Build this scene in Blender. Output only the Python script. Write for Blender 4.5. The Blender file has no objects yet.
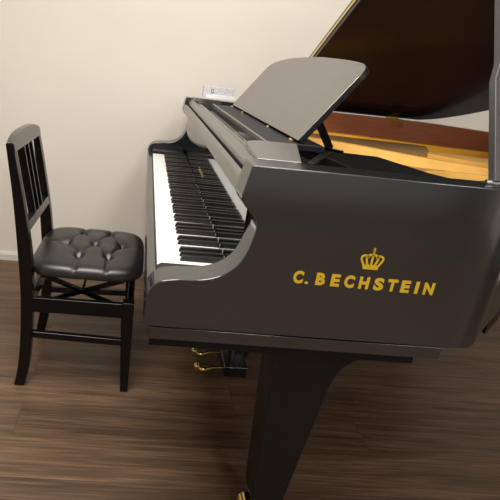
import bpy, bmesh, math, random
import numpy as np
from mathutils import Vector, Matrix
random.seed(7)
sc = bpy.context.scene
col = sc.collection

# ------------------------------------------------------------------ materials
def new_mat(name):
    m = bpy.data.materials.new(name); m.use_nodes = True
    nt = m.node_tree
    return m, nt, nt.nodes['Principled BSDF']

def simple(name, rgb, rough=.5, metal=0., ior=1.5, coat=0., bump=None, vary=None):
    m, nt, b = new_mat(name)
    b.inputs['Base Color'].default_value = (*rgb, 1)
    b.inputs['Roughness'].default_value = rough
    b.inputs['Metallic'].default_value = metal
    b.inputs['IOR'].default_value = ior
    b.inputs['Coat Weight'].default_value = coat
    tc = nt.nodes.new('ShaderNodeTexCoord')
    if vary:
        sc_, amt = vary
        n = nt.nodes.new('ShaderNodeTexNoise'); n.inputs['Scale'].default_value = sc_; n.inputs['Detail'].default_value = 4
        nt.links.new(tc.outputs['Object'], n.inputs['Vector'])
        r = nt.nodes.new('ShaderNodeValToRGB')
        r.color_ramp.elements[0].position = .3; r.color_ramp.elements[1].position = .7
        r.color_ramp.elements[0].color = (*[c*(1-amt) for c in rgb], 1)
        r.color_ramp.elements[1].color = (*[min(1, c*(1+amt)) for c in rgb], 1)
        nt.links.new(n.outputs['Fac'], r.inputs['Fac']); nt.links.new(r.outputs['Color'], b.inputs['Base Color'])
    if bump:
        sc_, st, di = bump
        n = nt.nodes.new('ShaderNodeTexNoise'); n.inputs['Scale'].default_value = sc_; n.inputs['Detail'].default_value = 3
        nt.links.new(tc.outputs['Object'], n.inputs['Vector'])
        bp = nt.nodes.new('ShaderNodeBump'); bp.inputs['Strength'].default_value = st; bp.inputs['Distance'].default_value = di
        nt.links.new(n.outputs['Fac'], bp.inputs['Height']); nt.links.new(bp.outputs['Normal'], b.inputs['Normal'])
    return m

M = {}
M['black'] = simple('piano_black_polish', (.013, .0155, .0175), rough=.13, ior=2.2)
M['black_desk'] = simple('piano_black_wall_sheen', (.04, .04, .04), rough=.22, ior=3.4)  # lighter copy of the piano black, part of the sheen is in the colour
M['mirror_black'] = simple('fallboard_mirror_black', (.004, .004, .004), rough=.05, ior=1.9)
M['lid_black'] = simple('lid_polish', (.026, .020, .030), rough=.16, ior=1.28)
M['black_matte'] = simple('inner_black', (.006, .006, .006), rough=.6, ior=1.3)
M['chair_black'] = simple('chair_black_lacquer', (.0035, .0035, .0035), rough=.16, ior=1.42)
M['leg_black'] = simple('leg_satin_black', (.006, .006, .0058), rough=.35, ior=1.4)
M['satin'] = simple('satin_black_lacquer', (.05, .05, .05), rough=.5, ior=1.6)
M['chair_lit'] = simple('chair_lacquer_lit', (.012, .012, .012), rough=.18, ior=2.6)  # brighter copy of the chair lacquer, paints reflected light on the rails
M['leather'] = simple('black_vinyl', (.012, .012, .012), rough=.37, ior=1.6, bump=(260, .12, .002))
M['white_key'] = simple('white_key_plastic', (.92, .915, .89), rough=.22)
M['black_key'] = simple('black_key_plastic', (.012, .011, .0105), rough=.35)
M['gold_plate'] = simple('gold_lacquered_iron', (.80, .385, .035), rough=.55, metal=.1, ior=1.25, vary=(9, .12))
M['gold_light'] = simple('pale_gold_lacquer', (.86, .51, .13), rough=.55, metal=.08, ior=1.25, vary=(14, .1))
M['tray_dark'] = simple('tray_leaf_reflection', (.012, .011, .015), rough=.55, ior=1.35)  # dark reflection of the desk leaf put into the tray colour
M['brass'] = simple('polished_brass', (.78, .56, .2), rough=.2, metal=1.)
M['copper'] = simple('copper_string', (.5, .3, .13), rough=.35, metal=.9)
M['steel'] = simple('steel_string', (.6, .55, .42), rough=.3, metal=.9)
M['chrome'] = simple('grey_steel', (.5, .5, .5), rough=.25, metal=1.)
M['felt_white'] = simple('white_felt', (.8, .78, .75), rough=.9)
M['felt_red'] = simple('dark_red_brown_felt', (.07, .03, .022), rough=.9)
M['lettering'] = simple('yellow_gold_inlay', (.80, .52, .025), rough=.45)
M['lettering_dim'] = simple('dull_gold_inlay', (.32, .24, .06), rough=.5)
M['ink'] = simple('dark_ink', (.03, .03, .035), rough=.7)
M['card'] = simple('grey_white_card', (.62, .62, .64), rough=.65, vary=(160, .18))
M['card_white'] = simple('white_card', (.85, .85, .87), rough=.6)
M['skirting'] = simple('white_skirting', (.72, .70, .66), rough=.4)
M['wall'] = simple('cream_wallpaper', (.83, .775, .69), rough=.9, bump=(420, .12, .001), vary=(3, .012))
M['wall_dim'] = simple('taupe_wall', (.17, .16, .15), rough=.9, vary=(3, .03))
M['wall_grey'] = simple('grey_wall', (.52, .53, .545), rough=.9, vary=(3, .03))
M['ceiling'] = simple('white_ceiling', (.85, .83, .79), rough=.95, vary=(2, .01))

def wood_veneer():
    m, nt, b = new_mat('red_brown_veneer')
    tc = nt.nodes.new('ShaderNodeTexCoord'); mp = nt.nodes.new('ShaderNodeMapping')
    mp.inputs['Scale'].default_value = (4, 4, 90)
    n = nt.nodes.new('ShaderNodeTexNoise'); n.inputs['Scale'].default_value = 3; n.inputs['Detail'].default_value = 5
    r = nt.nodes.new('ShaderNodeValToRGB')
    r.color_ramp.elements[0].position = .3; r.color_ramp.elements[0].color = (.38, .135, .065, 1)
    r.color_ramp.elements[1].position = .7; r.color_ramp.elements[1].color = (.52, .19, .095, 1)
    nt.links.new(tc.outputs['Object'], mp.inputs['Vector']); nt.links.new(mp.outputs['Vector'], n.inputs['Vector'])
    nt.links.new(n.outputs['Fac'], r.inputs['Fac']); nt.links.new(r.outputs['Color'], b.inputs['Base Color'])
    b.inputs['Roughness'].default_value = .3
    return m
M['veneer'] = wood_veneer()

def floor_mat():
    m, nt, b = new_mat('walnut_laminate_floor')
    L = nt.links.new
    tc = nt.nodes.new('ShaderNodeTexCoord')
    mp = nt.nodes.new('ShaderNodeMapping'); mp.inputs['Location'].default_value = (.35, .055, 0)
    L(tc.outputs['Object'], mp.inputs['Vector'])
    br = nt.nodes.new('ShaderNodeTexBrick')
    br.offset = .37; br.inputs['Scale'].default_value = 1
    br.inputs['Brick Width'].default_value = 1.15; br.inputs['Row Height'].default_value = .148
    br.inputs['Mortar Size'].default_value = .0011; br.inputs['Mortar Smooth'].default_value = .2
    br.inputs['Color1'].default_value = (0, 0, 0, 1); br.inputs['Color2'].default_value = (1, 1, 1, 1)
    br.inputs['Mortar'].default_value = (.5, .5, .5, 1)
    L(mp.outputs['Vector'], br.inputs['Vector'])
    # broad grain
    def grain(sx, sy, scale, detail, dist, off):
        g = nt.nodes.new('ShaderNodeMapping'); g.inputs['Scale'].default_value = (sx, sy, 1)
        add = nt.nodes.new('ShaderNodeVectorMath'); add.operation = 'MULTIPLY_ADD'
        add.inputs[1].default_value = (off, off*.37, 0)
        L(br.outputs['Color'], add.inputs[0]); L(tc.outputs['Object'], add.inputs[2])
        L(add.outputs['Vector'], g.inputs['Vector'])
        n = nt.nodes.new('ShaderNodeTexNoise'); n.inputs['Scale'].default_value = scale; n.inputs['Detail'].default_value = detail
        n.inputs['Distortion'].default_value = dist
        L(g.outputs['Vector'], n.inputs['Vector'])
        return n
    g1 = grain(.55, 11, 2.2, 4, .6, 7.3)
    g2 = grain(2.2, 75, 2.4, 7, .5, 3.1)
    r1 = nt.nodes.new('ShaderNodeValToRGB')
    e = r1.color_ramp.elements
    e[0].position = .28; e[0].color = (.075, .046, .028, 1)
    e[1].position = .74; e[1].color = (.195, .122, .075, 1)
    k = e.new(.5); k.color = (.135, .083, .051, 1)
    L(g1.outputs['Fac'], r1.inputs['Fac'])
    r2 = nt.nodes.new('ShaderNodeValToRGB')
    r2.color_ramp.elements[0].position = .3; r2.color_ramp.elements[0].color = (.5, .47, .44, 1)
    r2.color_ramp.elements[1].position = .68; r2.color_ramp.elements[1].color = (1.3, 1.28, 1.25, 1)
    L(g2.outputs['Fac'], r2.inputs['Fac'])
    mx = nt.nodes.new('ShaderNodeMix'); mx.data_type = 'RGBA'; mx.blend_type = 'MULTIPLY'; mx.inputs['Factor'].default_value = 1
    L(r1.outputs['Color'], mx.inputs['A']); L(r2.outputs['Color'], mx.inputs['B'])
    # plank tone
    r3 = nt.nodes.new('ShaderNodeValToRGB')
    r3.color_ramp.elements[0].color = (.8, .8, .8, 1); r3.color_ramp.elements[1].color = (1.15, 1.13, 1.1, 1)
    L(br.outputs['Color'], r3.inputs['Fac'])
    m2 = nt.nodes.new('ShaderNodeMix'); m2.data_type = 'RGBA'; m2.blend_type = 'MULTIPLY'; m2.inputs['Factor'].default_value = 1
    L(mx.outputs['Result'], m2.inputs['A']); L(r3.outputs['Color'], m2.inputs['B'])
    m3 = nt.nodes.new('ShaderNodeMix'); m3.data_type = 'RGBA'; m3.inputs['B'].default_value = (.035, .022, .015, 1)
    ml = nt.nodes.new('ShaderNodeMath'); ml.operation = 'MULTIPLY'; ml.inputs[1].default_value = .7
    L(br.outputs['Fac'], ml.inputs[0]); L(ml.outputs[0], m3.inputs['Factor'])
    L(m2.outputs['Result'], m3.inputs['A'])
    L(m3.outputs['Result'], b.inputs['Base Color'])
    b.inputs['Roughness'].default_value = .42
    bp = nt.nodes.new('ShaderNodeBump'); bp.inputs['Strength'].default_value = .15; bp.inputs['Distance'].default_value = .002
    L(g2.outputs['Fac'], bp.inputs['Height']); L(bp.outputs['Normal'], b.inputs['Normal'])
    return m
M['floor'] = floor_mat()

# ------------------------------------------------------------------ mesh helpers
def add_box(bm, x0, x1, y0, y1, z0, z1):
    v = [bm.verts.new(p) for p in ((x0,y0,z0),(x1,y0,z0),(x1,y1,z0),(x0,y1,z0),(x0,y0,z1),(x1,y0,z1),(x1,y1,z1),(x0,y1,z1))]
    for f in ((3,2,1,0),(4,5,6,7),(0,1,5,4),(1,2,6,5),(2,3,7,6),(3,0,4,7)):
        bm.faces.new([v[i] for i in f])

def add_prism(bm, pts, fn0, fn1):
    """pts: 2-D outline; fn0/fn1 map it to the two end faces."""
    a = [bm.verts.new(fn0(p)) for p in pts]; b = [bm.verts.new(fn1(p)) for p in pts]
    n = len(pts)
    bm.faces.new(a); bm.faces.new(b[::-1])
    for i in range(n):
        j = (i+1) % n
        bm.faces.new((a[j], a[i], b[i], b[j]))

def prism_y(bm, pts, y0, y1):
    add_prism(bm, pts, lambda p: (p[0], y0, p[1]), lambda p: (p[0], y1, p[1]))

def prism_z(bm, pts, z0, z1):
    add_prism(bm, pts, lambda p: (p[0], p[1], z0), lambda p: (p[0], p[1], z1))

def prism_x(bm, pts, x0, x1):
    add_prism(bm, pts, lambda p: (x0, p[0], p[1]), lambda p: (x1, p[0], p[1]))

def add_bar(bm, a, b, w, h, up=(0,0,1)):
    """rectangular bar from a to b, w across, h along up"""
    a, b = Vector(a), Vector(b); d = (b-a).normalized()
    s = d.cross(Vector(up))
    if s.length < 1e-5: s = d.cross(Vector((1,0,0)))
    s.normalize(); u = s.cross(d).normalized()
    r = []
    for p in (a, b):
        r.append([bm.verts.new(p + s*i*w/2 + u*j*h/2) for i, j in ((-1,-1),(1,-1),(1,1),(-1,1))])
    bm.faces.new(r[0][::-1]); bm.faces.new(r[1])
    for i in range(4):
        j = (i+1) % 4
        bm.faces.new((r[0][i], r[0][j], r[1][j], r[1][i]))

def add_tube(bm, pts, rad, seg=10, sy=1.0):
    pts = [Vector(p) for p in pts]
    rings = []; prev = None
    for i, p in enumerate(pts):
        d = (pts[min(i+1, len(pts)-1)] - pts[max(i-1, 0)]).normalized()
        if prev is None:
            n = d.cross(Vector((0,0,1)))
            if n.length < 1e-4: n = d.cross(Vector((1,0,0)))
            n.normalize()
        else:
            n = (prev - d*prev.dot(d)).normalized()
        prev = n; bb = d.cross(n)
        r = rad[i] if isinstance(rad, (list, tuple)) else rad
        rings.append([bm.verts.new(p + (n*math.cos(2*math.pi*k/seg) + bb*math.sin(2*math.pi*k/seg)*sy)*r) for k in range(seg)])
    for a, b in zip(rings, rings[1:]):
        for k in range(seg):
            bm.faces.new((a[k], a[(k+1)%seg], b[(k+1)%seg], b[k]))
    bm.faces.new(rings[0][::-1]); bm.faces.new(rings[-1])

def add_lathe(bm, c, prof, seg=20, axis='z'):
    c = Vector(c); rings = []
    for r, h in prof:
        ring = []
        for k in range(seg):
            a = 2*math.pi*k/seg
            o = (r*math.cos(a), r*math.sin(a), h)
            if axis == 'y': o = (o[0], o[2], o[1])
            if axis == 'x': o = (o[2], o[0], o[1])
            ring.append(bm.verts.new(c + Vector(o)))
        rings.append(ring)
    for a, b in zip(rings, rings[1:]):
        for k in range(seg):
            bm.faces.new((a[k], a[(k+1)%seg], b[(k+1)%seg], b[k]))
    bm.faces.new(rings[0][::-1]); bm.faces.new(rings[-1])

def crom(pts, n=6):
    """Catmull-Rom through 2-D/3-D points"""
    P = [np.array(p, float) for p in pts]; out = []
    for i in range(len(P)-1):
        p0, p1, p2, p3 = P[max(i-1,0)], P[i], P[i+1], P[min(i+2,len(P)-1)]
        for k in range(n):
            t = k/n
            out.append(tuple(.5*((2*p1)+(-p0+p2)*t+(2*p0-5*p1+4*p2-p3)*t*t+(-p0+3*p1-3*p2+p3)*t**3)))
    out.append(tuple(P[-1])); return out

def obj(name, bm, mat, parent=None, bevel=0., seg=2, smooth=35, origin=None, weld=False):
    if weld: bmesh.ops.remove_doubles(bm, verts=bm.verts, dist=1e-5)
    bmesh.ops.recalc_face_normals(bm, faces=bm.faces)
    root = parent
    o0 = Vector((0,0,0))
    while root is not None:
        o0 += root.location; root = root.parent
    loc = Vector(origin) - o0 if origin else Vector((0,0,0))
    bmesh.ops.translate(bm, verts=bm.verts, vec=-(o0 + loc))
    me = bpy.data.meshes.new(name); bm.to_mesh(me); bm.free()
    me.materials.append(mat)
    if smooth:
        me.polygons.foreach_set('use_smooth', [True]*len(me.polygons))
        me.set_sharp_from_angle(angle=math.radians(smooth))
    o = bpy.data.objects.new(name, me); col.objects.link(o)
    o.location = loc
    if parent: o.parent = parent
    if bevel:
        b = o.modifiers.new('edge', 'BEVEL'); b.width = bevel; b.segments = seg
        b.limit_method = 'ANGLE'; b.angle_limit = math.radians(38); b.harden_normals = True
    return o

def tag(o, label=None, cat=None, group=None, kind=None):
    if label: o['label'] = label
    if cat: o['category'] = cat
    if group: o['group'] = group
    if kind: o['kind'] = kind
    return o

def empty(name, loc):
    o = bpy.data.objects.new(name, None); col.objects.link(o); o.location = loc; o.empty_display_size = .1
    return o

def text_mesh(body, x0, x1, h, spacing=1.12, bold=.018, thick=.0006):
    """filled lettering laid in XY from 0..(x1-x0) wide and h high"""
    cu = bpy.data.curves.new('lettering', 'FONT'); cu.body = body; cu.size = 1; cu.offset = bold
    cu.space_character = spacing; cu.extrude = .01; cu.resolution_u = 6
    t = bpy.data.objects.new('lettering', cu); col.objects.link(t)
    bpy.context.view_layer.update()
    dg = bpy.context.evaluated_depsgraph_get()
    me = bpy.data.meshes.new_from_object(t.evaluated_get(dg))
    bpy.data.objects.remove(t); bpy.data.curves.remove(cu)
    bm = bmesh.new(); bm.from_mesh(me); bpy.data.meshes.remove(me)
    xs = [v.co.x for v in bm.verts]; ys = [v.co.y for v in bm.verts]; zs = [v.co.z for v in bm.verts]
    sx = (x1-x0)/(max(xs)-min(xs)); sy = h/(max(ys)-min(ys)); sz = thick/(max(zs)-min(zs))
    mx, my, mz = min(xs), min(ys), min(zs)
    for v in bm.verts:
        v.co = Vector(((v.co.x-mx)*sx, (v.co.y-my)*sy, (v.co.z-mz)*sz))
    return bm

# ------------------------------------------------------------------ the room
def struct(name, bm, mat, **k):
    return tag(obj(name, bm, mat, **k), kind='structure')
XL, XR, YF, YB, ZC = -2.3, 3.4, -3.6, 1.625, 2.45
bm = bmesh.new(); add_box(bm, XL-.1, XR+.1, YF-.1, YB+.1, -.05, 0); struct('floor', bm, M['floor'], smooth=0)
bm = bmesh.new(); add_box(bm, XL-.1, XR+.1, YF-.1, YB+.1, ZC, ZC+.05); struct('ceiling', bm, M['ceiling'], smooth=0)
bm = bmesh.new(); add_box(bm, XL-.1, XR+.1, YB, YB+.1, 0, ZC); struct('wall_back', bm, M['wall'], smooth=0)
bm = bmesh.new(); add_box(bm, XL-.1, XL, YF, YB, 0, ZC); struct('wall_left', bm, M['wall'], smooth=0)
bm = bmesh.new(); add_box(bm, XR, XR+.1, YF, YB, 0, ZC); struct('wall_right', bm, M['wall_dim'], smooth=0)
bm = bmesh.new(); add_box(bm, XR-.03, XR, -3.0, -1.75, 0, 2.1); struct('reflector_panel_1', bm, M['ceiling'], smooth=0)  # unseen pale panel, added to reflect as a strip in the rim bend
bm = bmesh.new(); add_box(bm, XL-.1, XR+.1, YF-.1, YF, 0, ZC); struct('wall_front', bm, M['wall_grey'], smooth=0)
bm = bmesh.new()
prism_x(bm, [(YB, 0), (YB-.012, 0), (YB-.012, .034), (YB-.009, .040), (YB-.007, .046), (YB, .046)], XL, XR)
struct('baseboard_back', bm, M['skirting'], smooth=0)

# ------------------------------------------------------------------ the piano
W = 1.513; TC = .0608; ZB = .664; ZT = .988
piano = empty('grand_piano', (.6, W/2, 0))
tag(piano, 'black polished grand piano with open lid and yellow crown emblem on its side', 'piano')

cheek = [(0,ZB),(0,.714),(.0005,.730),(.006,.743),(.016,.753),(.029,.760),(.055,.7645),(.091,.7668),(.118,.773),(.140,.784),
         (.156,.799),(.166,.815),(.1735,.835),(.178,.856),(.1803,.872),(.1797,.885),(.174,.896),(.164,.906),(.154,.915),(.147,.926),(.1465,.936),(.156,ZT)]
# smooth the S-curve a little by resampling
cheek = cheek[:2] + crom(cheek[1:21], 3)[1:] + cheek[21:]
XS = .30                                                   # where the plain rim starts
arc = [(.615,.0008), (.630,.0026), (.645,.0062), (.658,.0135), (.672,.0255), (.690,.043), (.711,.064)]
bent = crom([arc[-1], (.808,.148), (.920,.246), (1.06,.395), (1.20,.59), (1.33,.78), (1.47,.935), (1.56,1.07), (1.585,1.19), (1.555,1.29),
             (1.50,1.365), (1.44,1.425), (1.37,1.475), (1.28,1.506), (1.20,W)], 5)[1:]
plan = [(XS,0), (.45,0), (.60,0)] + arc + bent + [(.9,W), (.6,W), (XS,W)]

def offset(pts, d):
    """move an open polyline to its left by d"""
    out = []
    P = [np.array(p) for p in pts]
    for i, p in enumerate(P):
        t0 = P[i]-P[i-1] if i else P[1]-P[0]
        t1 = P[i+1]-P[i] if i < len(P)-1 else P[-1]-P[-2]
        n0 = np.array([-t0[1], t0[0]])/np.linalg.norm(t0); n1 = np.array([-t1[1], t1[0]])/np.linalg.norm(t1)
        n = (n0+n1); n /= np.linalg.norm(n); s = 1/max(.5, n.dot(n0))
        out.append(tuple(p + n*d*s))
    return out
T = TC
inner = offset(plan, T)

bm = bmesh.new()
# curved wall
o0 = [bm.verts.new((x,y,ZB)) for x,y in plan]; o1 = [bm.verts.new((x,y,ZT)) for x,y in plan]
i0 = [bm.verts.new((x,y,ZB)) for x,y in inner]; i1 = [bm.verts.new((x,y,ZT)) for x,y in inner]
for k in range(len(plan)-1):
    for q in ((o0[k],o0[k+1],o1[k+1],o1[k]), (i0[k+1],i0[k],i1[k],i1[k+1]), (o1[k],o1[k+1],i1[k+1],i1[k]), (o0[k+1],o0[k],i0[k],i0[k+1])):
        bm.faces.new(q)
# the two cheeks, joined on to the wall
for ya, yb in ((0, TC), (W, W-TC)):
    pr = cheek + [(XS,ZT), (XS,ZB)]
    a = [bm.verts.new((x,ya,z)) for x,z in pr]; b = [bm.verts.new((x,yb,z)) for x,z in pr]
    bm.faces.new(a); bm.faces.new(b[::-1])
    n = len(pr)
    for i in range(n):
        if i == n-2: continue
        j = (i+1) % n
        bm.faces.new((a[i], a[j], b[j], b[i]))
obj('rim', bm, M['black'], piano, bevel=.0022, smooth=30, weld=True)

# veneered inside of the rim
bm = bmesh.new()
ia = [p for p in offset(plan, T-.022)]; ib = offset(plan, T+.004)
ks = [k for k in range(len(plan)) if plan[k][1] > .75 and k < len(plan)-1]
va = [[bm.verts.new((*p, z)) for p in (ia[k], ib[k]) for z in (.80, ZT+.0008)] for k in ks]
for a, b in zip(va, va[1:]):
    bm.faces.new((a[1], b[1], b[3], a[3])); bm.faces.new((a[2], a[3], b[3], b[2]))
obj('inner_rim', bm, M['veneer'], piano, smooth=40)

# key bed and beams
def shrink(d, x0):
    return [p for p in offset(plan, d) if p[0] > x0]
bm = bmesh.new()
prism_z(bm, [(.013,.012), (.598,.012), (.598,W-.012), (.013,W-.012)], .629, .655)
prism_z(bm, [(.02,.03), (.58,.03), (.58,W-.03), (.02,W-.03)], .654, .70)
obj('key_bed', bm, M['black'], piano, bevel=.001)
bm = bmesh.new()
prism_z(bm, [(.016,.024), (.556,.024), (.556,W-.024), (.016,W-.024)], .606, .629)
obj('key_bed_beam', bm, M['black_matte'], piano, bevel=.002)
bm = bmesh.new()
prism_z(bm, [p for p in offset(plan, .006) if p[0] > .79], .612, ZB)
obj('bottom_frame', bm, M['leg_black'], piano, smooth=30)

# key slip, key blocks
bm = bmesh.new(); add_box(bm, .001, .0205, TC, W-TC, ZB-.02, .721); obj('key_slip', bm, M['black'], piano, bevel=.003)
YK = .123                                                    # treble end of the keyboard
for y0, y1 in ((TC+.0005, YK-.002), (YK+1.227, W-TC-.0005)):
    bm = bmesh.new(); prism_y(bm, [(.0205,.70),(.0205,.736),(.03,.742),(.168,.742),(.172,.70)], y0, y1)
    obj('key_block', bm, M['leg_black'], piano, bevel=.002)

# keyboard: key frame > every key
bm = bmesh.new(); add_box(bm, .026, .1735, YK-.001, YK+1.226, .70, .7085)
kb = obj('keyboard', bm, M['felt_red'], piano)
p_w = 1.225/52
names = 'CBAGFED'
wm = None; bmesh_key = None
def white_bm(y):
    b = bmesh.new()
    add_box(b, .0229, .1735, y+.0006, y+p_w-.0006, .7085, .729)
    return b
for i in range(52):
    y = YK + i*p_w
    if wm is None:
        o = obj('white_key', white_bm(y), M['white_key'], kb, bevel=.0012, seg=2, origin=(.0229, y, .7085)); wm = o
    else:
        o = wm.copy(); col.objects.link(o); o.parent = kb; o.location = wm.location + Vector((0, i*p_w, 0))
bk = None
for i in range(51):
    up, lo = names[i % 7], names[(i+1) % 7]
    if (up, lo) in (('C','B'), ('F','E')): continue
    sh = {('B','A'): -.0015, ('A','G'): 0, ('G','F'): .0015, ('E','D'): -.0012, ('D','C'): .0012}[(up, lo)]
    yc = YK + (i+1)*p_w + sh
    if bk is None:
        b = bmesh.new()
        prof = [(.0725,.727), (.0755,.7375), (.0785,.7405), (.173,.7415), (.173,.727)]
        a = [b.verts.new((x, yc-(.0055 if z < .73 else .0046), z)) for x, z in prof]
        c = [b.verts.new((x, yc+(.0055 if z < .73 else .0046), z)) for x, z in prof]
        b.faces.new(a); b.faces.new(c[::-1])
        for k in range(5): b.faces.new((a[(k+1)%5], a[k], c[k], c[(k+1)%5]))
        bk = obj('black_key', b, M['black_key'], kb, bevel=.0012, origin=(.0725, yc, .727)); bk0 = yc
    else:
        o = bk.copy(); col.objects.link(o); o.parent = kb; o.location = bk.location + Vector((0, yc-bk0, 0))

# fallboard standing behind the keys, folded lip on top
bm = bmesh.new()
prism_y(bm, [(.1745,.70), (.1745,.914), (.1725,.919), (.152,.922), (.1472,.9262), (.1510,.951), (.1525,.953), (.1590,.9570), (.1598,.956), (.1600,.935), (.180,.93), (.182,.70)], TC+.0004, W-TC-.0004)
fb = obj('fallboard', bm, M['mirror_black'], piano, smooth=0)
bm = bmesh.new()
prism_y(bm, [(.1460,.9265), (.1498,.9510), (.1516,.9545), (.1600,.9590), (.1600,.9575), (.1522,.9530), (.1475,.9265)], TC+.001, W-TC-.001)
obj('fallboard_lip', bm, M['black_desk'], fb, bevel=.001)
tb = text_mesh('C. BECHSTEIN', 0, .125, .0115)
for v in tb.verts:                                           # faces the player, reads from bass to treble
    x, y, z = v.co; v.co = Vector((.1743 - z, .82 - x, .790 + y))
tag(obj('fallboard_lettering', tb, M['lettering_dim'], fb, smooth=0), 'small gold lettering on the fallboard')

# rails behind the fallboard
bm = bmesh.new()
prism_y(bm, [(.1700,.928), (.1660,.969), (.1672,.973), (.181,.9835), (.1865,.9835), (.187,.928)], TC+.0004, W-TC-.0004)
obj('lock_rail', bm, M['black_desk'], piano, bevel=.001)
bm = bmesh.new()
prism_y(bm, [(.190,.90), (.189,.972), (.192,.980), (.198,.984), (.204,.982), (.207,.974), (.207,.90)], TC+.0004, W-TC-.0004)
obj('name_rail', bm, M['black'], piano, smooth=60)
bm = bmesh.new(); add_box(bm, .207, .245, TC+.001, W-TC-.001, .90, .945); obj('action_rail', bm, M['felt_red'], piano)
for y0, y1 in ((.375,.415), (.52,.56)):
    bm = bmesh.new(); add_box(bm, .210, .226, y0, y1, .945, .968); obj('white_felt_block', bm, M['felt_white'], piano, bevel=.003)

# rounded end blocks beside the music desk tray
def rounded(x0, x1, y0, y1, r, corners):
    pts = []
    for (cx, cy, a0, key) in ((x0+r, y0+r, 180, 'a'), (x1-r, y0+r, 270, 'b'), (x1-r, y1-r, 0, 'c'), (x0+r, y1-r, 90, 'd')):
        if key in corners:
            for k in range(9):
                a = math.radians(a0 + 90*k/8); pts.append((cx+r*math.cos(a), cy+r*math.sin(a)))
        else:
            pts.append(((x0 if key in 'ad' else x1), (y0 if key in 'ab' else y1)))
    return pts
for s in (0, 1):
    bm = bmesh.new()
    pts = rounded(.178, .297, .066, .214, .05, 'd'); pts[1] = (.262, .066)
    low = rounded(.180, .295, .066, .212, .05, 'd'); low[1] = (.260, .066)
    if s: pts = [(x, W-y) for x, y in pts]; low = [(x, W-y) for x, y in low]
    prism_z(bm, pts, ZT-.002, ZT+.012); prism_z(bm, low, .950, ZT-.002)
    for v in bm.verts:
        if v.co.z > ZT: v.co.z = ZT + .0005 + .0115*min(1, max(0, (min(v.co.y, W-v.co.y)-.066)/.09))
    obj('desk_end_block', bm, M['black_desk'], piano, bevel=.002)

# music desk tray, leaf, hinges, prop
tray = bmesh.new()
add_box(tray, .236, .36, .2155, 1.06, .986, .9990)
tr = obj('music_tray', tray, M['tray_dark'], piano, bevel=.0015)
bm = bmesh.new()
add_box(bm, .229, .2358, .2155, 1.08, .948, .9998)
add_box(bm, .2235, .229, .2155, 1.08, .960, .972)
obj('tray_front_rail', bm, M['black_desk'], tr, bevel=.002)
ex, ez = .588, .809                                            # direction of the tilted leaf
leaf = [(.006,.2295), (.038,.2305), (.103,.2345), (.180,.2375), (.2,.240), (.211,.249), (.2195,.272), (.2245,.31), (.2295,.37), (.2345,.457), (.2395,.56), (.2405,.645), (.2395,.73),
        (.2375,.82), (.232,.90), (.225,.965), (.216,1.01), (.204,1.038), (.187,1.05), (.116,1.052), (.046,1.053), (.006,1.053)]
bm = bmesh.new()
def leaf_pt(n): return lambda p: (.299 + p[0]*ex + n*ez, p[1], 1.0005 + p[0]*ez - n*ex)
add_prism(bm, leaf, leaf_pt(0), leaf_pt(.013))
dl = obj('music_desk', bm, M['black_desk'], piano, bevel=.0016, seg=2)
dl.data.materials.append(M['leg_black'])                       # darker black puts shade into the leaf's edge faces
for p in dl.data.polygons:
    if abs(p.normal.x*ez - p.normal.z*ex) < .9: p.material_index = 1
for y in (.262, .47, .82, 1.02):
    bm = bmesh.new(); add_tube(bm, [(.2975, y-.010, 1.002), (.2975, y+.010, 1.002)], .0022, 10)
    add_box(bm, .2915, .2975, y-.010, y+.010, .9992, 1.0004)
    obj('hinge', bm, M['brass'], dl)
bm = bmesh.new()
add_bar(bm, leaf_pt(.014)((.075,.285)), (.405,.30,.985), .016, .012, (0,1,0))
add_bar(bm, (.385,.315,.9835), (.425,.272,.9835), .012, .006)
obj('desk_prop', bm, M['leg_black'], dl, bevel=.0015)
bm = bmesh.new()
add_bar(bm, (.31,.235,.985), (.44,.235,.945), .018, .02)
add_bar(bm, (.30,.255,.978), (.47,.45,.95), .018, .014)
obj('desk_slide_rail', bm, M['leg_black'], tr, bevel=.002)
bm = bmesh.new(); add_bar(bm, (.345,.345,.983), (.352,.255,.983), .007, .007); obj('rack_stick', bm, M['veneer'], tr)
bm = bmesh.new(); add_bar(bm, (.292,.10,.980), (.385,.262,.982), .014, .006); obj('tray_side_bar', bm, M['leg_black'], tr, bevel=.001)

# sound well: plate, struts, bridge, strings, black damper block
inn = [p for p in offset(plan, T+.006)]
body = [(.42, inn[0][1])] + [p for p in inn if p[0] > .42] + [(.42, inn[-1][1])]
bm = bmesh.new(); prism_z(bm, body, .870, .893)
plate = obj('iron_plate', bm, M['gold_plate'], piano, smooth=30)
bm = bmesh.new()
prism_z(bm, [(.31,.068), (.31,1.44), (.46,1.44), (.50,1.0), (.535,.64), (.60,.632), (.692,.622), (.715,.53), (.742,.42), (.80,.345), (.70,.17), (.60,.068)], .895, .928)
prism_z(bm, [(.245,.063), (.245,1.44), (.42,1.44), (.42,.063)], .86, .90)
obj('damper_block', bm, M['black_matte'], piano)
def ridge(p, w0, w1, z0, z1, mat, name):
    bm = bmesh.new()
    P = [Vector(q) for q in p]; rings = []
    for k, q in enumerate(P):
        d = (P[min(k+1, len(P)-1)] - P[max(k-1, 0)]).normalized(); sd = Vector((-d.y, d.x, 0))
        rings.append([bm.verts.new(q + sd*o + Vector((0,0,z))) for o, z in ((-w0,z0),(-w1,z1),(w1,z1),(w0,z0))])
    for a, b in zip(rings, rings[1:]):
        for k in range(3): bm.faces.new((a[k], a[k+1], b[k+1], b[k]))
    bm.faces.new(rings[0][::-1]); bm.faces.new(rings[-1])
    return obj(name, bm, mat, plate, weld=True, smooth=50)
ridge(crom([(.50,.95,0), (.684,.90,0), (.894,.735,0), (1.03,.655,0), (1.16,.60,0)], 4), .03, .016, .893, .925, M['gold_light'], 'plate_strut')
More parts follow.
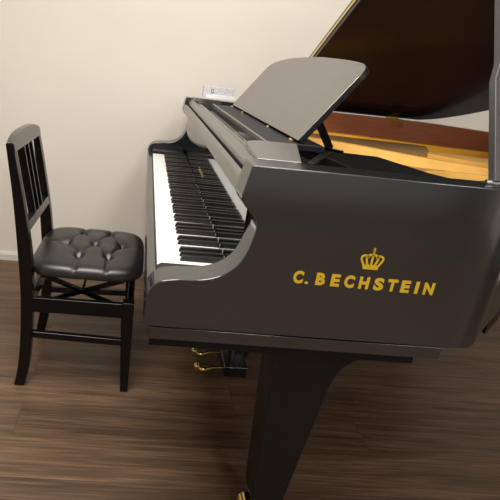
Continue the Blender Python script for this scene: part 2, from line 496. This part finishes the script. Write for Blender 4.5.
ridge(crom([(.70,.40,0), (.80,.52,0), (.93,.56,0), (1.04,.53,0), (1.12,.48,0)], 5), .02, .008, .893, .915, M['gold_light'], 'plate_strut')
ridge([(.55,1.28,0), (.95,1.22,0), (1.45,1.10,0)], .03, .02, .893, .918, M['gold_plate'], 'plate_strut')
bm = bmesh.new()
prism_z(bm, crom([(1.0,.86), (1.06,.93), (1.22,.90), (1.36,.83), (1.40,.76), (1.33,.72), (1.14,.76), (1.0,.86)], 4)[:-1], .893, .921)
obj('bridge_cover', bm, M['gold_light'], plate, bevel=.004)
bm = bmesh.new()
for k in range(26):
    y = .965 + k*.0095
    add_tube(bm, [(.47, y, .912), (1.02+.006*k, y-.10+.002*k, .912)], .0016, 5)
tag(obj('bass_strings', bm, M['copper'], plate), kind='stuff')
bm = bmesh.new()
for k in range(46):
    y = .10 + k*.0125
    xe = .66 + (y-.1)*.78
    add_tube(bm, [(.5, y+.02, .899), (min(xe,1.1), y, .899)], .0007, 4)
tag(obj('treble_strings', bm, M['steel'], plate), kind='stuff')

# lid: hinged on the bass side, front flap folded back on top of it
A = math.radians(29)
HY, HZ = W+.004, ZT+.003
def lid_pt(x, s, n): return (x, HY - s*math.cos(A) + n*math.sin(A), HZ + s*math.sin(A) + n*math.cos(A))
lo = [(x, W-y) for x, y in offset(plan, -.012) if x > .62]                   # treble -> tail -> bass
lo = [(.612, W+.012), (.65, W+.011)] + [p for p in lo if p[1] > .004] + [(1.17, .0), (.9, .0), (.612, .0)]
bm = bmesh.new(); add_prism(bm, lo, lambda p: lid_pt(p[0], p[1], 0), lambda p: lid_pt(p[0], p[1], .021))
lid = obj('lid', bm, M['lid_black'], piano, bevel=.002, smooth=30)
fl = [(.614, .0), (.614, W+.012), (1.06, W+.012), (1.06, .0)]
bm = bmesh.new(); add_prism(bm, fl, lambda p: lid_pt(p[0], p[1], .026), lambda p: lid_pt(p[0], p[1], .046))
obj('lid_flap', bm, M['black'], lid, bevel=.002)
bm = bmesh.new()
add_prism(bm, [(.6095, .01), (.6095, W), (.65, W), (.65, .01)], lambda p: lid_pt(p[0], p[1], .0185), lambda p: lid_pt(p[0], p[1], .0285))
obj('piano_hinge', bm, M['brass'], lid)
for hx in (.72, 1.185):
    bm = bmesh.new()
    add_tube(bm, [(hx-.03, HY-.003, HZ-.002), (hx+.03, HY-.003, HZ-.002)], .006, 10)
    add_prism(bm, [(hx-.03,.004), (hx+.03,.004), (hx+.022,.05), (hx-.01,.055)], lambda p: lid_pt(p[0], p[1], -.002), lambda p: lid_pt(p[0], p[1], .001))
    add_box(bm, hx-.028, hx+.028, W-TC-.0065, W-TC-.004, .955, ZT)
    add_box(bm, hx-.028, hx+.028, W-TC-.005, W-.004, ZT+.0008, ZT+.0028)
    obj('lid_hinge', bm, M['brass'], lid, bevel=.0008)

# lid prop, square to the lid
d = Vector((0, math.sin(A), math.cos(A))); base = Vector((0, .044, .990))
px = .0143/.147                                                # slight lean
def prop_pt(x, t, n):
    return Vector((x + .072*t, 0, 0)) + base + d*t + Vector((0, math.cos(A), -math.sin(A)))*n
bm = bmesh.new()
side = [(.611,.0), (.611,.205), (.6155,.222), (.6205,.245), (.6215,.70), (.645,.70), (.645,.245), (.650,.222), (.653,.205), (.653,.0)]
add_prism(bm, side, lambda p: prop_pt(p[0], p[1], -.009), lambda p: prop_pt(p[0], p[1], .009))
lp = obj('lid_prop', bm, M['satin'], piano, bevel=.0025, seg=3)
bm = bmesh.new()
add_tube(bm, [(.600,.044,.9915), (.668,.044,.9915)], .0035, 10)
add_box(bm, .598, .668, .034, .054, ZT+.0006, ZT+.002)
obj('prop_hinge', bm, M['chrome'], lp)

# legs: two in front, one at the tail
def leg(x, y, top=.607):
    bm = bmesh.new()
    lev = [(top,x-.004,.088,.056), (.56,x-.002,.083,.055), (.47,x+.002,.070,.052), (.08,x-.008,.042,.036)]
    rings = [[bm.verts.new((c+i*w, y+j*t, z)) for i, j in ((-1,-1),(1,-1),(1,1),(-1,1))] for z, c, w, t in lev]
    for a, b in zip(rings, rings[1:]):
        for k in range(4): bm.faces.new((a[k], a[(k+1)%4], b[(k+1)%4], b[k]))
    bm.faces.new(rings[0]); bm.faces.new(rings[-1][::-1])
    return bm
def caster(o, x, y):
    bm = bmesh.new()
    add_lathe(bm, (x, y, .055), [(.018,0), (.022,.004), (.022,.02), (.018,.025)])
    add_bar(bm, (x, y-.018, .062), (x-.03, y-.018, .028), .006, .022); add_bar(bm, (x, y+.018, .062), (x-.03, y+.018, .028), .006, .022)
    add_lathe(bm, (x-.032, y, .0275), [(.012,-.016), (.0275,-.013), (.0275,.013), (.012,.016)], axis='y')
    return tag(obj('caster', bm, M['brass'], o, smooth=40), 'brass caster wheel under the leg')
for (x, y) in ((.382,.175), (.382,W-.175), (1.37,1.22)):
    lg = obj('leg', leg(x, y, .613 if x > 1 else .607), M['leg_black'], piano, bevel=.003)
    caster(lg, x-.012, y)
    if x < 1:
        bm = bmesh.new()
        br = [(.43,.40)] + crom([(.455,.465), (.470,.505), (.498,.531), (.532,.542), (.585,.547)], 4) + [(.590,.562), (.597,.563), (.597,.607), (.43,.607)]
        prism_y(bm, br, y-.05, y+.05)
        obj('leg_bracket', bm, M['leg_black'], lg, bevel=.002)

# pedal lyre
bm = bmesh.new()
add_box(bm, .346, .430, .665, .845, .054, .096)
ly = obj('pedal_lyre', bm, M['chair_black'], piano, bevel=.003)
bm = bmesh.new(); add_bar(bm, (.395,.72,.08), (.42,.72,.61), .03, .03, (0,1,0)); obj('lyre_post', bm, M['leg_black'], ly, bevel=.003)
bm = bmesh.new(); add_bar(bm, (.395,.80,.08), (.42,.79,.61), .03, .03, (0,1,0)); obj('lyre_post', bm, M['leg_black'], ly, bevel=.003)
bm = bmesh.new(); add_box(bm, .345, .431, .664, .846, .0955, .0975); obj('lyre_plate', bm, M['chrome'], ly, bevel=.001)
bm = bmesh.new(); add_bar(bm, (.43,.75,.06), (.56,.75,.61), .012, .012, (0,1,0)); obj('lyre_brace', bm, M['chair_black'], ly)
for y in (.700, .795):
    bm = bmesh.new()
    pts = crom([(.347,y,.070), (.315,y,.068), (.29,y,.064), (.268,y,.056), (.252,y,.056), (.238,y,.066)], 4)
    rad = [.0065]*7 + [.007 + .006*min(1, k/9) for k in range(len(pts)-7)]
    pts = [(q[0]+.010, q[1], q[2]) for q in pts]
    add_tube(bm, pts, rad, 14)
    add_lathe(bm, (.248,y,.068), [(.002,-.012), (.010,-.009), (.0135,0), (.010,.009), (.002,.012)])
    obj('pedal', bm, M['brass'], ly, smooth=60)

# lettering and crown on the flat side
letters = [('C',.2647,.2834), ('.',.2875,.2942), ('B',.3072,.3247), ('E',.3355,.3525), ('C',.3612,.3802), ('H',.3892,.4082), ('S',.4178,.4364),
           ('T',.4434,.4624), ('E',.4700,.4870), ('I',.4975,.5040), ('N',.5142,.5340)]
all_bm = bmesh.new()
for ch, x0, x1 in letters:
    h, z0 = (.0052, 0) if ch == '.' else ((.0255, -.0003) if ch in 'CS' else (.0248, 0))
    tb = text_mesh(ch, x0, x1, h, bold=.05)
    for v in tb.verts:
        x, y, z = v.co; v.co = Vector((x0 + x, -.0001 - z, .7772 + z0 + y - (x0-.265)*.008))
    me = bpy.data.meshes.new('letter'); tb.to_mesh(me); tb.free(); all_bm.from_mesh(me); bpy.data.meshes.remove(me)
tag(obj('side_lettering', all_bm, M['lettering'], piano, smooth=0), 'yellow gold lettering on the side of the piano')
bm = bmesh.new()
def ribbon(pts, w):
    P = [np.array(p, float) for p in pts]; a = []; b = []
    for i, p in enumerate(P):
        t = P[min(i+1,len(P)-1)] - P[max(i-1,0)]; t /= np.linalg.norm(t); n = np.array([-t[1], t[0]])*w/2
        a.append(tuple(p+n)); b.append(tuple(p-n))
    prism_y(bm, a + b[::-1], -.0001, -.0007)
prism_y(bm, [(.3885,.8165), (.4165,.8165), (.4185,.8255), (.3865,.8255)], -.0001, -.0007)
for pts in ([(.388,.825), (.3825,.836), (.3833,.841), (.3875,.8435), (.3925,.8425), (.3955,.8395)],
            [(.3955,.825), (.3920,.836), (.3930,.842), (.3975,.8450), (.4025,.8445)],
            [(.4025,.825), (.4025,.838), (.4025,.8445)],
            [(.4095,.825), (.4130,.836), (.4120,.842), (.4075,.8450), (.4025,.8445)],
            [(.417,.825), (.4225,.836), (.4217,.841), (.4175,.8435), (.4125,.8425), (.4095,.8395)]):
    ribbon(crom(pts, 4), .0039)
ribbon([(.4025,.844), (.4025,.859)], .0034); ribbon([(.4000,.8525), (.4050,.8525)], .0024)
tag(obj('side_crown_emblem', bm, M['lettering'], piano, smooth=0), 'yellow gold crown emblem above the lettering')
for x, z in ((.030,.7625), (.1175,.774)):  # bright dots standing in for glints on the cheek edge
    bm = bmesh.new()
    add_lathe(bm, (x, -.0003, z-.004), [(.0022,-.0006), (.0018,.0006)], seg=10, axis='y')
    obj('edge_glint', bm, M['chrome'], piano)

# ------------------------------------------------------------------ the chair
chair = empty('piano_chair', (-.19, .81, 0))
tag(chair, 'black lacquered piano chair with slatted back and buttoned vinyl seat before the keyboard', 'chair')
CB = M['chair_black']
Y0, Y1 = .612, 1.000                                          # near and far outer faces
PW = .032; YP = .966                                    # far face of the back posts
def blade(front, back, y0, y1):
    bm = bmesh.new(); prism_y(bm, back + front[::-1], y0, y1); return bm
backs = crom([(-.405,0), (-.392,.08), (-.385,.20), (-.3855,.36), (-.395,.50), (-.411,.68), (-.4335,.858)], 4)
fronts = crom([(-.370,0), (-.354,.08), (-.3465,.20), (-.3465,.36), (-.352,.50), (-.379,.68), (-.4125,.862)], 4)
for y0, y1 in ((Y0, Y0+PW), (YP-PW, YP)):
    obj('back_post', blade(fronts, backs, y0, y1), CB, chair, bevel=.003, smooth=30)
for y0, y1 in ((Y0, Y0+.034), (Y1-.034, Y1)):
    bm = bmesh.new(); prism_y(bm, [(-.031,0), (-.004,0), (-.009,.357), (-.049,.357), (-.049,.28)], y0, y1)
    obj('front_leg', bm, CB, chair, bevel=.003)
# back: arched top rail, low rail, three slats
def back_x(z): return -.4125 + (.862-z)*(.0335/.182)
bm = bmesh.new()
n = 14; top = []
for k in range(n+1):
    y = Y0+.004 + (YP-Y0-.008)*k/n; u = (k/n-.5)*2
    top.append((y, .861 + .023*max(0, 1-abs(u)**3.2)))
out = [(Y0+.004, .832), (YP-.004, .832)] + top[::-1]
add_prism(bm, out, lambda p: (back_x(p[1])+.002, p[0], p[1]), lambda p: (back_x(p[1])-.020, p[0], p[1]))
obj('top_rail', bm, M['chair_lit'], chair, bevel=.003)
bm = bmesh.new()
add_prism(bm, [(Y0+.03,.578), (YP-.03,.578), (YP-.03,.606), (Y0+.03,.606)], lambda p: (back_x(p[1])-.002, p[0], p[1]), lambda p: (back_x(p[1])-.027, p[0], p[1]))
obj('back_rail', bm, M['chair_lit'], chair, bevel=.002)
for k in range(3):
    y = (.742, .792, .842)[k]
    bm = bmesh.new()
    add_prism(bm, [(y-.006,.60), (y+.006,.60), (y+.006,.838), (y-.006,.838)], lambda p: (back_x(p[1])-.003, p[0], p[1]), lambda p: (back_x(p[1])-.029, p[0], p[1]))
    obj('back_slat', bm, CB, chair, bevel=.0015)
# aprons and stretchers
bm = bmesh.new()
add_box(bm, -.36, -.04, Y0+.003, Y0+.022, .297, .351); add_bar(bm, (-.36, YP-.014, .324), (-.04, Y1-.014, .324), .019, .054)
add_box(bm, -.370, -.352, Y0+.02, YP-.02, .297, .351); add_box(bm, -.034, -.014, Y0+.02, Y1-.02, .297, .351)
obj('seat_apron', bm, CB, chair, bevel=.003)
for ya, yb in ((Y0+.017, Y0+.017), (YP-.017, Y1-.017)):
    bm = bmesh.new(); add_bar(bm, (-.352,ya,.206), (-.030,yb,.197), .02, .025); obj('stretcher', bm, CB, chair, bevel=.004)
# lifting mechanism: crossed bars under the seat
for y in (Y0+.06, Y1-.06):
    for a, b in (((-.330,y,.412), (-.050,y,.305)), ((-.330,y,.305), (-.050,y,.412))):
        bm = bmesh.new(); add_bar(bm, a, b, .010, .017); obj('lift_bar', bm, CB, chair, bevel=.002)
bm = bmesh.new()
for x in (-.325, -.19, -.055):
    add_tube(bm, [(x, Y0+.05, .3585 if x == -.19 else .409), (x, Y1-.05, .3585 if x == -.19 else .409)], .005, 8)
obj('lift_rod', bm, M['chair_black'], chair)
bm = bmesh.new(); add_box(bm, -.345, -.02, Y0+.045, Y1-.045, .414, .4275); obj('seat_board', bm, CB, chair, bevel=.003)
# padded seat
buttons = [(-.216,.728), (-.112,.732), (-.275,.836), (-.170,.838), (-.068,.838), (-.224,.946), (-.120,.950)]
sx0, sx1, sy0, sy1 = -.375, .014, .617, 1.012
cx, cy, hx, hy = (sx0+sx1)/2, (sy0+sy1)/2, (sx1-sx0)/2, (sy1-sy0)/2
folds = []
for i in range(7):
    for j in range(i+1, 7):
        dd = math.hypot(buttons[i][0]-buttons[j][0], buttons[i][1]-buttons[j][1])
        if dd < .135 and abs(buttons[i][1]-buttons[j][1]) > .05: folds.append((buttons[i], buttons[j]))
for b in buttons[:2]: folds.append((b, (b[0], sy0-.02)))
for b in buttons[5:]: folds.append((b, (b[0], sy1+.02)))
folds += [(buttons[2], (sx0-.02, buttons[2][1])), (buttons[4], (sx1+.02, buttons[4][1]))]
def seg_d(px_, py_, a, b):
    vx, vy = b[0]-a[0], b[1]-a[1]; t = max(0, min(1, ((px_-a[0])*vx+(py_-a[1])*vy)/(vx*vx+vy*vy)))
    return math.hypot(px_-a[0]-t*vx, py_-a[1]-t*vy)
bm = bmesh.new()
N = 96
def pos(u, v, lay):
    # superellipse-mapped square
    p = 5.0
    m = max(abs(u), abs(v))
    if m < 1e-9: return cx, cy, 0
    L = (abs(u)**p + abs(v)**p)**(1/p)
    k = m / L
    return cx + u*k*hx, cy + v*k*hy, m
grid = []
for i in range(N+1):
    row = []
    for j in range(N+1):
        u, v = -1+2*i/N, -1+2*j/N
        # pack more rows at the rim
        u = math.copysign(1-(1-abs(u))**1.35, u); v = math.copysign(1-(1-abs(v))**1.35, v)
        x, y, m = pos(u, v, 0)
        e = max(0., 1-m)
        z = .439 + .029*min(1, (1-(1-min(1, e/.20))**2.6))**.5 + .010*(1-m*m)
        g = 0
        for b in buttons:
            r = math.hypot(x-b[0], y-b[1]); g += .013*math.exp(-(r/.016)**2) + .006*math.exp(-(r/.034)**2)
        c = min(seg_d(x, y, a, b) for a, b in folds)
        edge = min(1, e/.12)
        z -= g + .0050*math.exp(-(c/.0055)**2)*(.35+.65*edge) + .003*math.exp(-(c/.016)**2)*edge
        row.append(bm.verts.new((x, y, z)))
    grid.append(row)
for i in range(N):
    for j in range(N):
        bm.faces.new((grid[i][j], grid[i+1][j], grid[i+1][j+1], grid[i][j+1]))
ring = [grid[i][0] for i in range(N)] + [grid[N][j] for j in range(N)] + [grid[i][N] for i in range(N, 0, -1)] + [grid[0][j] for j in range(N, 0, -1)]
prev = ring
for ins, z in ((0., .434), (.004, .429), (.012, .4265)):
    cur = []
    for v in ring:
        k = 1 - ins/hx
        cur.append(bm.verts.new((cx + (v.co.x-cx)*k, cy + (v.co.y-cy)*k, z)))
    for k in range(len(ring)):
        kk = (k+1) % len(ring)
        bm.faces.new((prev[kk], prev[k], cur[k], cur[kk]))
    prev = cur
bm.faces.new(prev)
seat = obj('seat', bm, M['leather'], chair, smooth=70)
def top_z(b): return .439+.029+.010*(1-max(abs(b[0]-cx)/hx, abs(b[1]-cy)/hy)**2) - .013 - .006 - .008
bt = None
for b in buttons:
    if bt is None:
        q = bmesh.new(); add_lathe(q, (b[0], b[1], top_z(b)-.003), [(.0095,0), (.0105,.003), (.0085,.006), (.0045,.0078), (.0008,.0084)], seg=16)
        bt = obj('button', q, M['leather'], seat, smooth=60, origin=(b[0], b[1], top_z(b)-.003)); b0 = b
    else:
        o = bt.copy(); col.objects.link(o); o.parent = seat
        o.location = bt.location + Vector((b[0]-b0[0], b[1]-b0[1], top_z(b)-top_z(b0)))

# ------------------------------------------------------------------ the card box on the far end block
ZB2 = ZT+.013
box = empty('card_box', (.30, 1.39, ZB2))
tag(box, 'small grey and white printed card box on the far corner of the piano', 'box')
bm = bmesh.new(); add_box(bm, .222, .366, 1.375, 1.405, ZB2+.0002, ZB2+.050); obj('carton', bm, M['card'], box, bevel=.001)
bm = bmesh.new(); add_box(bm, .236, .368, 1.372, 1.375, ZB2+.0002, ZB2+.015); obj('flap', bm, M['card_white'], box, bevel=.0006)
for body, z0 in (('C', .030), ('B', .018)):
    tb = text_mesh(body, 0, .010 if body == 'C' else .006, .014, thick=.0004)
    for v in tb.verts:
        x, y, z = v.co; v.co = Vector((.256 + y, 1.3749 - z, ZB2 + z0 + .010 - x))
    obj('print', tb, M['ink'], box, smooth=0)

# ------------------------------------------------------------------ lights
def area(name, loc, size, power, color, rot=(0,0,0), sy=None):
    l = bpy.data.lights.new(name, 'AREA'); l.energy = power; l.color = color; l.size = size
    if sy: l.shape = 'RECTANGLE'; l.size_y = sy
    o = bpy.data.objects.new(name, l); col.objects.link(o); o.location = loc; o.rotation_euler = rot
    return o
warm = (1, .965, .915)
area('ceiling_key_and_fill', (-.40, -.1, ZC-.03), .8, 42, warm)
area('ceiling_key_and_fill', (.75, .55, ZC-.03), .7, 13.5, warm)  # added fill, lifts the back wall and its reflection in the desk
area('ceiling_key_and_fill', (2.35, -2.1, ZC-.03), .5, 26, warm)  # added to light the pale panel on the right wall
area('ceiling_key_and_fill', (.9, -2.3, ZC-.03), .6, 30, (1, .98, .96))  # added to brighten the front wall that the piano side reflects
area('ceiling_bounce_fill', (.3, -.2, 2.0), 2.4, 19, warm, (math.pi,0,0), 2.0)  # added upward fill to brighten the ceiling, no fixture there

w = bpy.data.worlds.new('world'); sc.world = w; w.use_nodes = True
w.node_tree.nodes['Background'].inputs['Color'].default_value = (.6, .55, .5, 1)
w.node_tree.nodes['Background'].inputs['Strength'].default_value = .15

# ------------------------------------------------------------------ camera
yaw, pitch, roll = .067, .3119, .1109
C0 = Vector((-.0336, -.7539, 1.1383)); F = 459.93; PX, PY = 164.95, 210.1
c, s = math.cos(yaw), math.sin(yaw)
f0 = Vector((s, c, 0)); r0 = Vector((c, -s, 0)); cp, sp = math.cos(pitch), math.sin(pitch)
fwd = f0*cp + Vector((0,0,-sp)); up = f0*sp + Vector((0,0,cp))
cr, sr = math.cos(roll), math.sin(roll)
rt = r0*cr + up*sr; dn = -(up*cr - r0*sr)
cam = bpy.data.cameras.new('camera'); co = bpy.data.objects.new('camera', cam); col.objects.link(co)
mw = Matrix.Identity(4)
for k, v in enumerate((rt, -dn, -fwd)):
    mw[0][k], mw[1][k], mw[2][k] = v
mw[0][3], mw[1][3], mw[2][3] = C0
co.matrix_world = mw
cam.sensor_fit = 'HORIZONTAL'; cam.sensor_width = 36; cam.lens = 36*F/500
cam.shift_x = (250-PX)/500; cam.shift_y = -(250-PY)/500
cam.clip_start = .02
sc.camera = co
sc.view_settings.view_transform = 'Standard'
sc.view_settings.exposure = 0
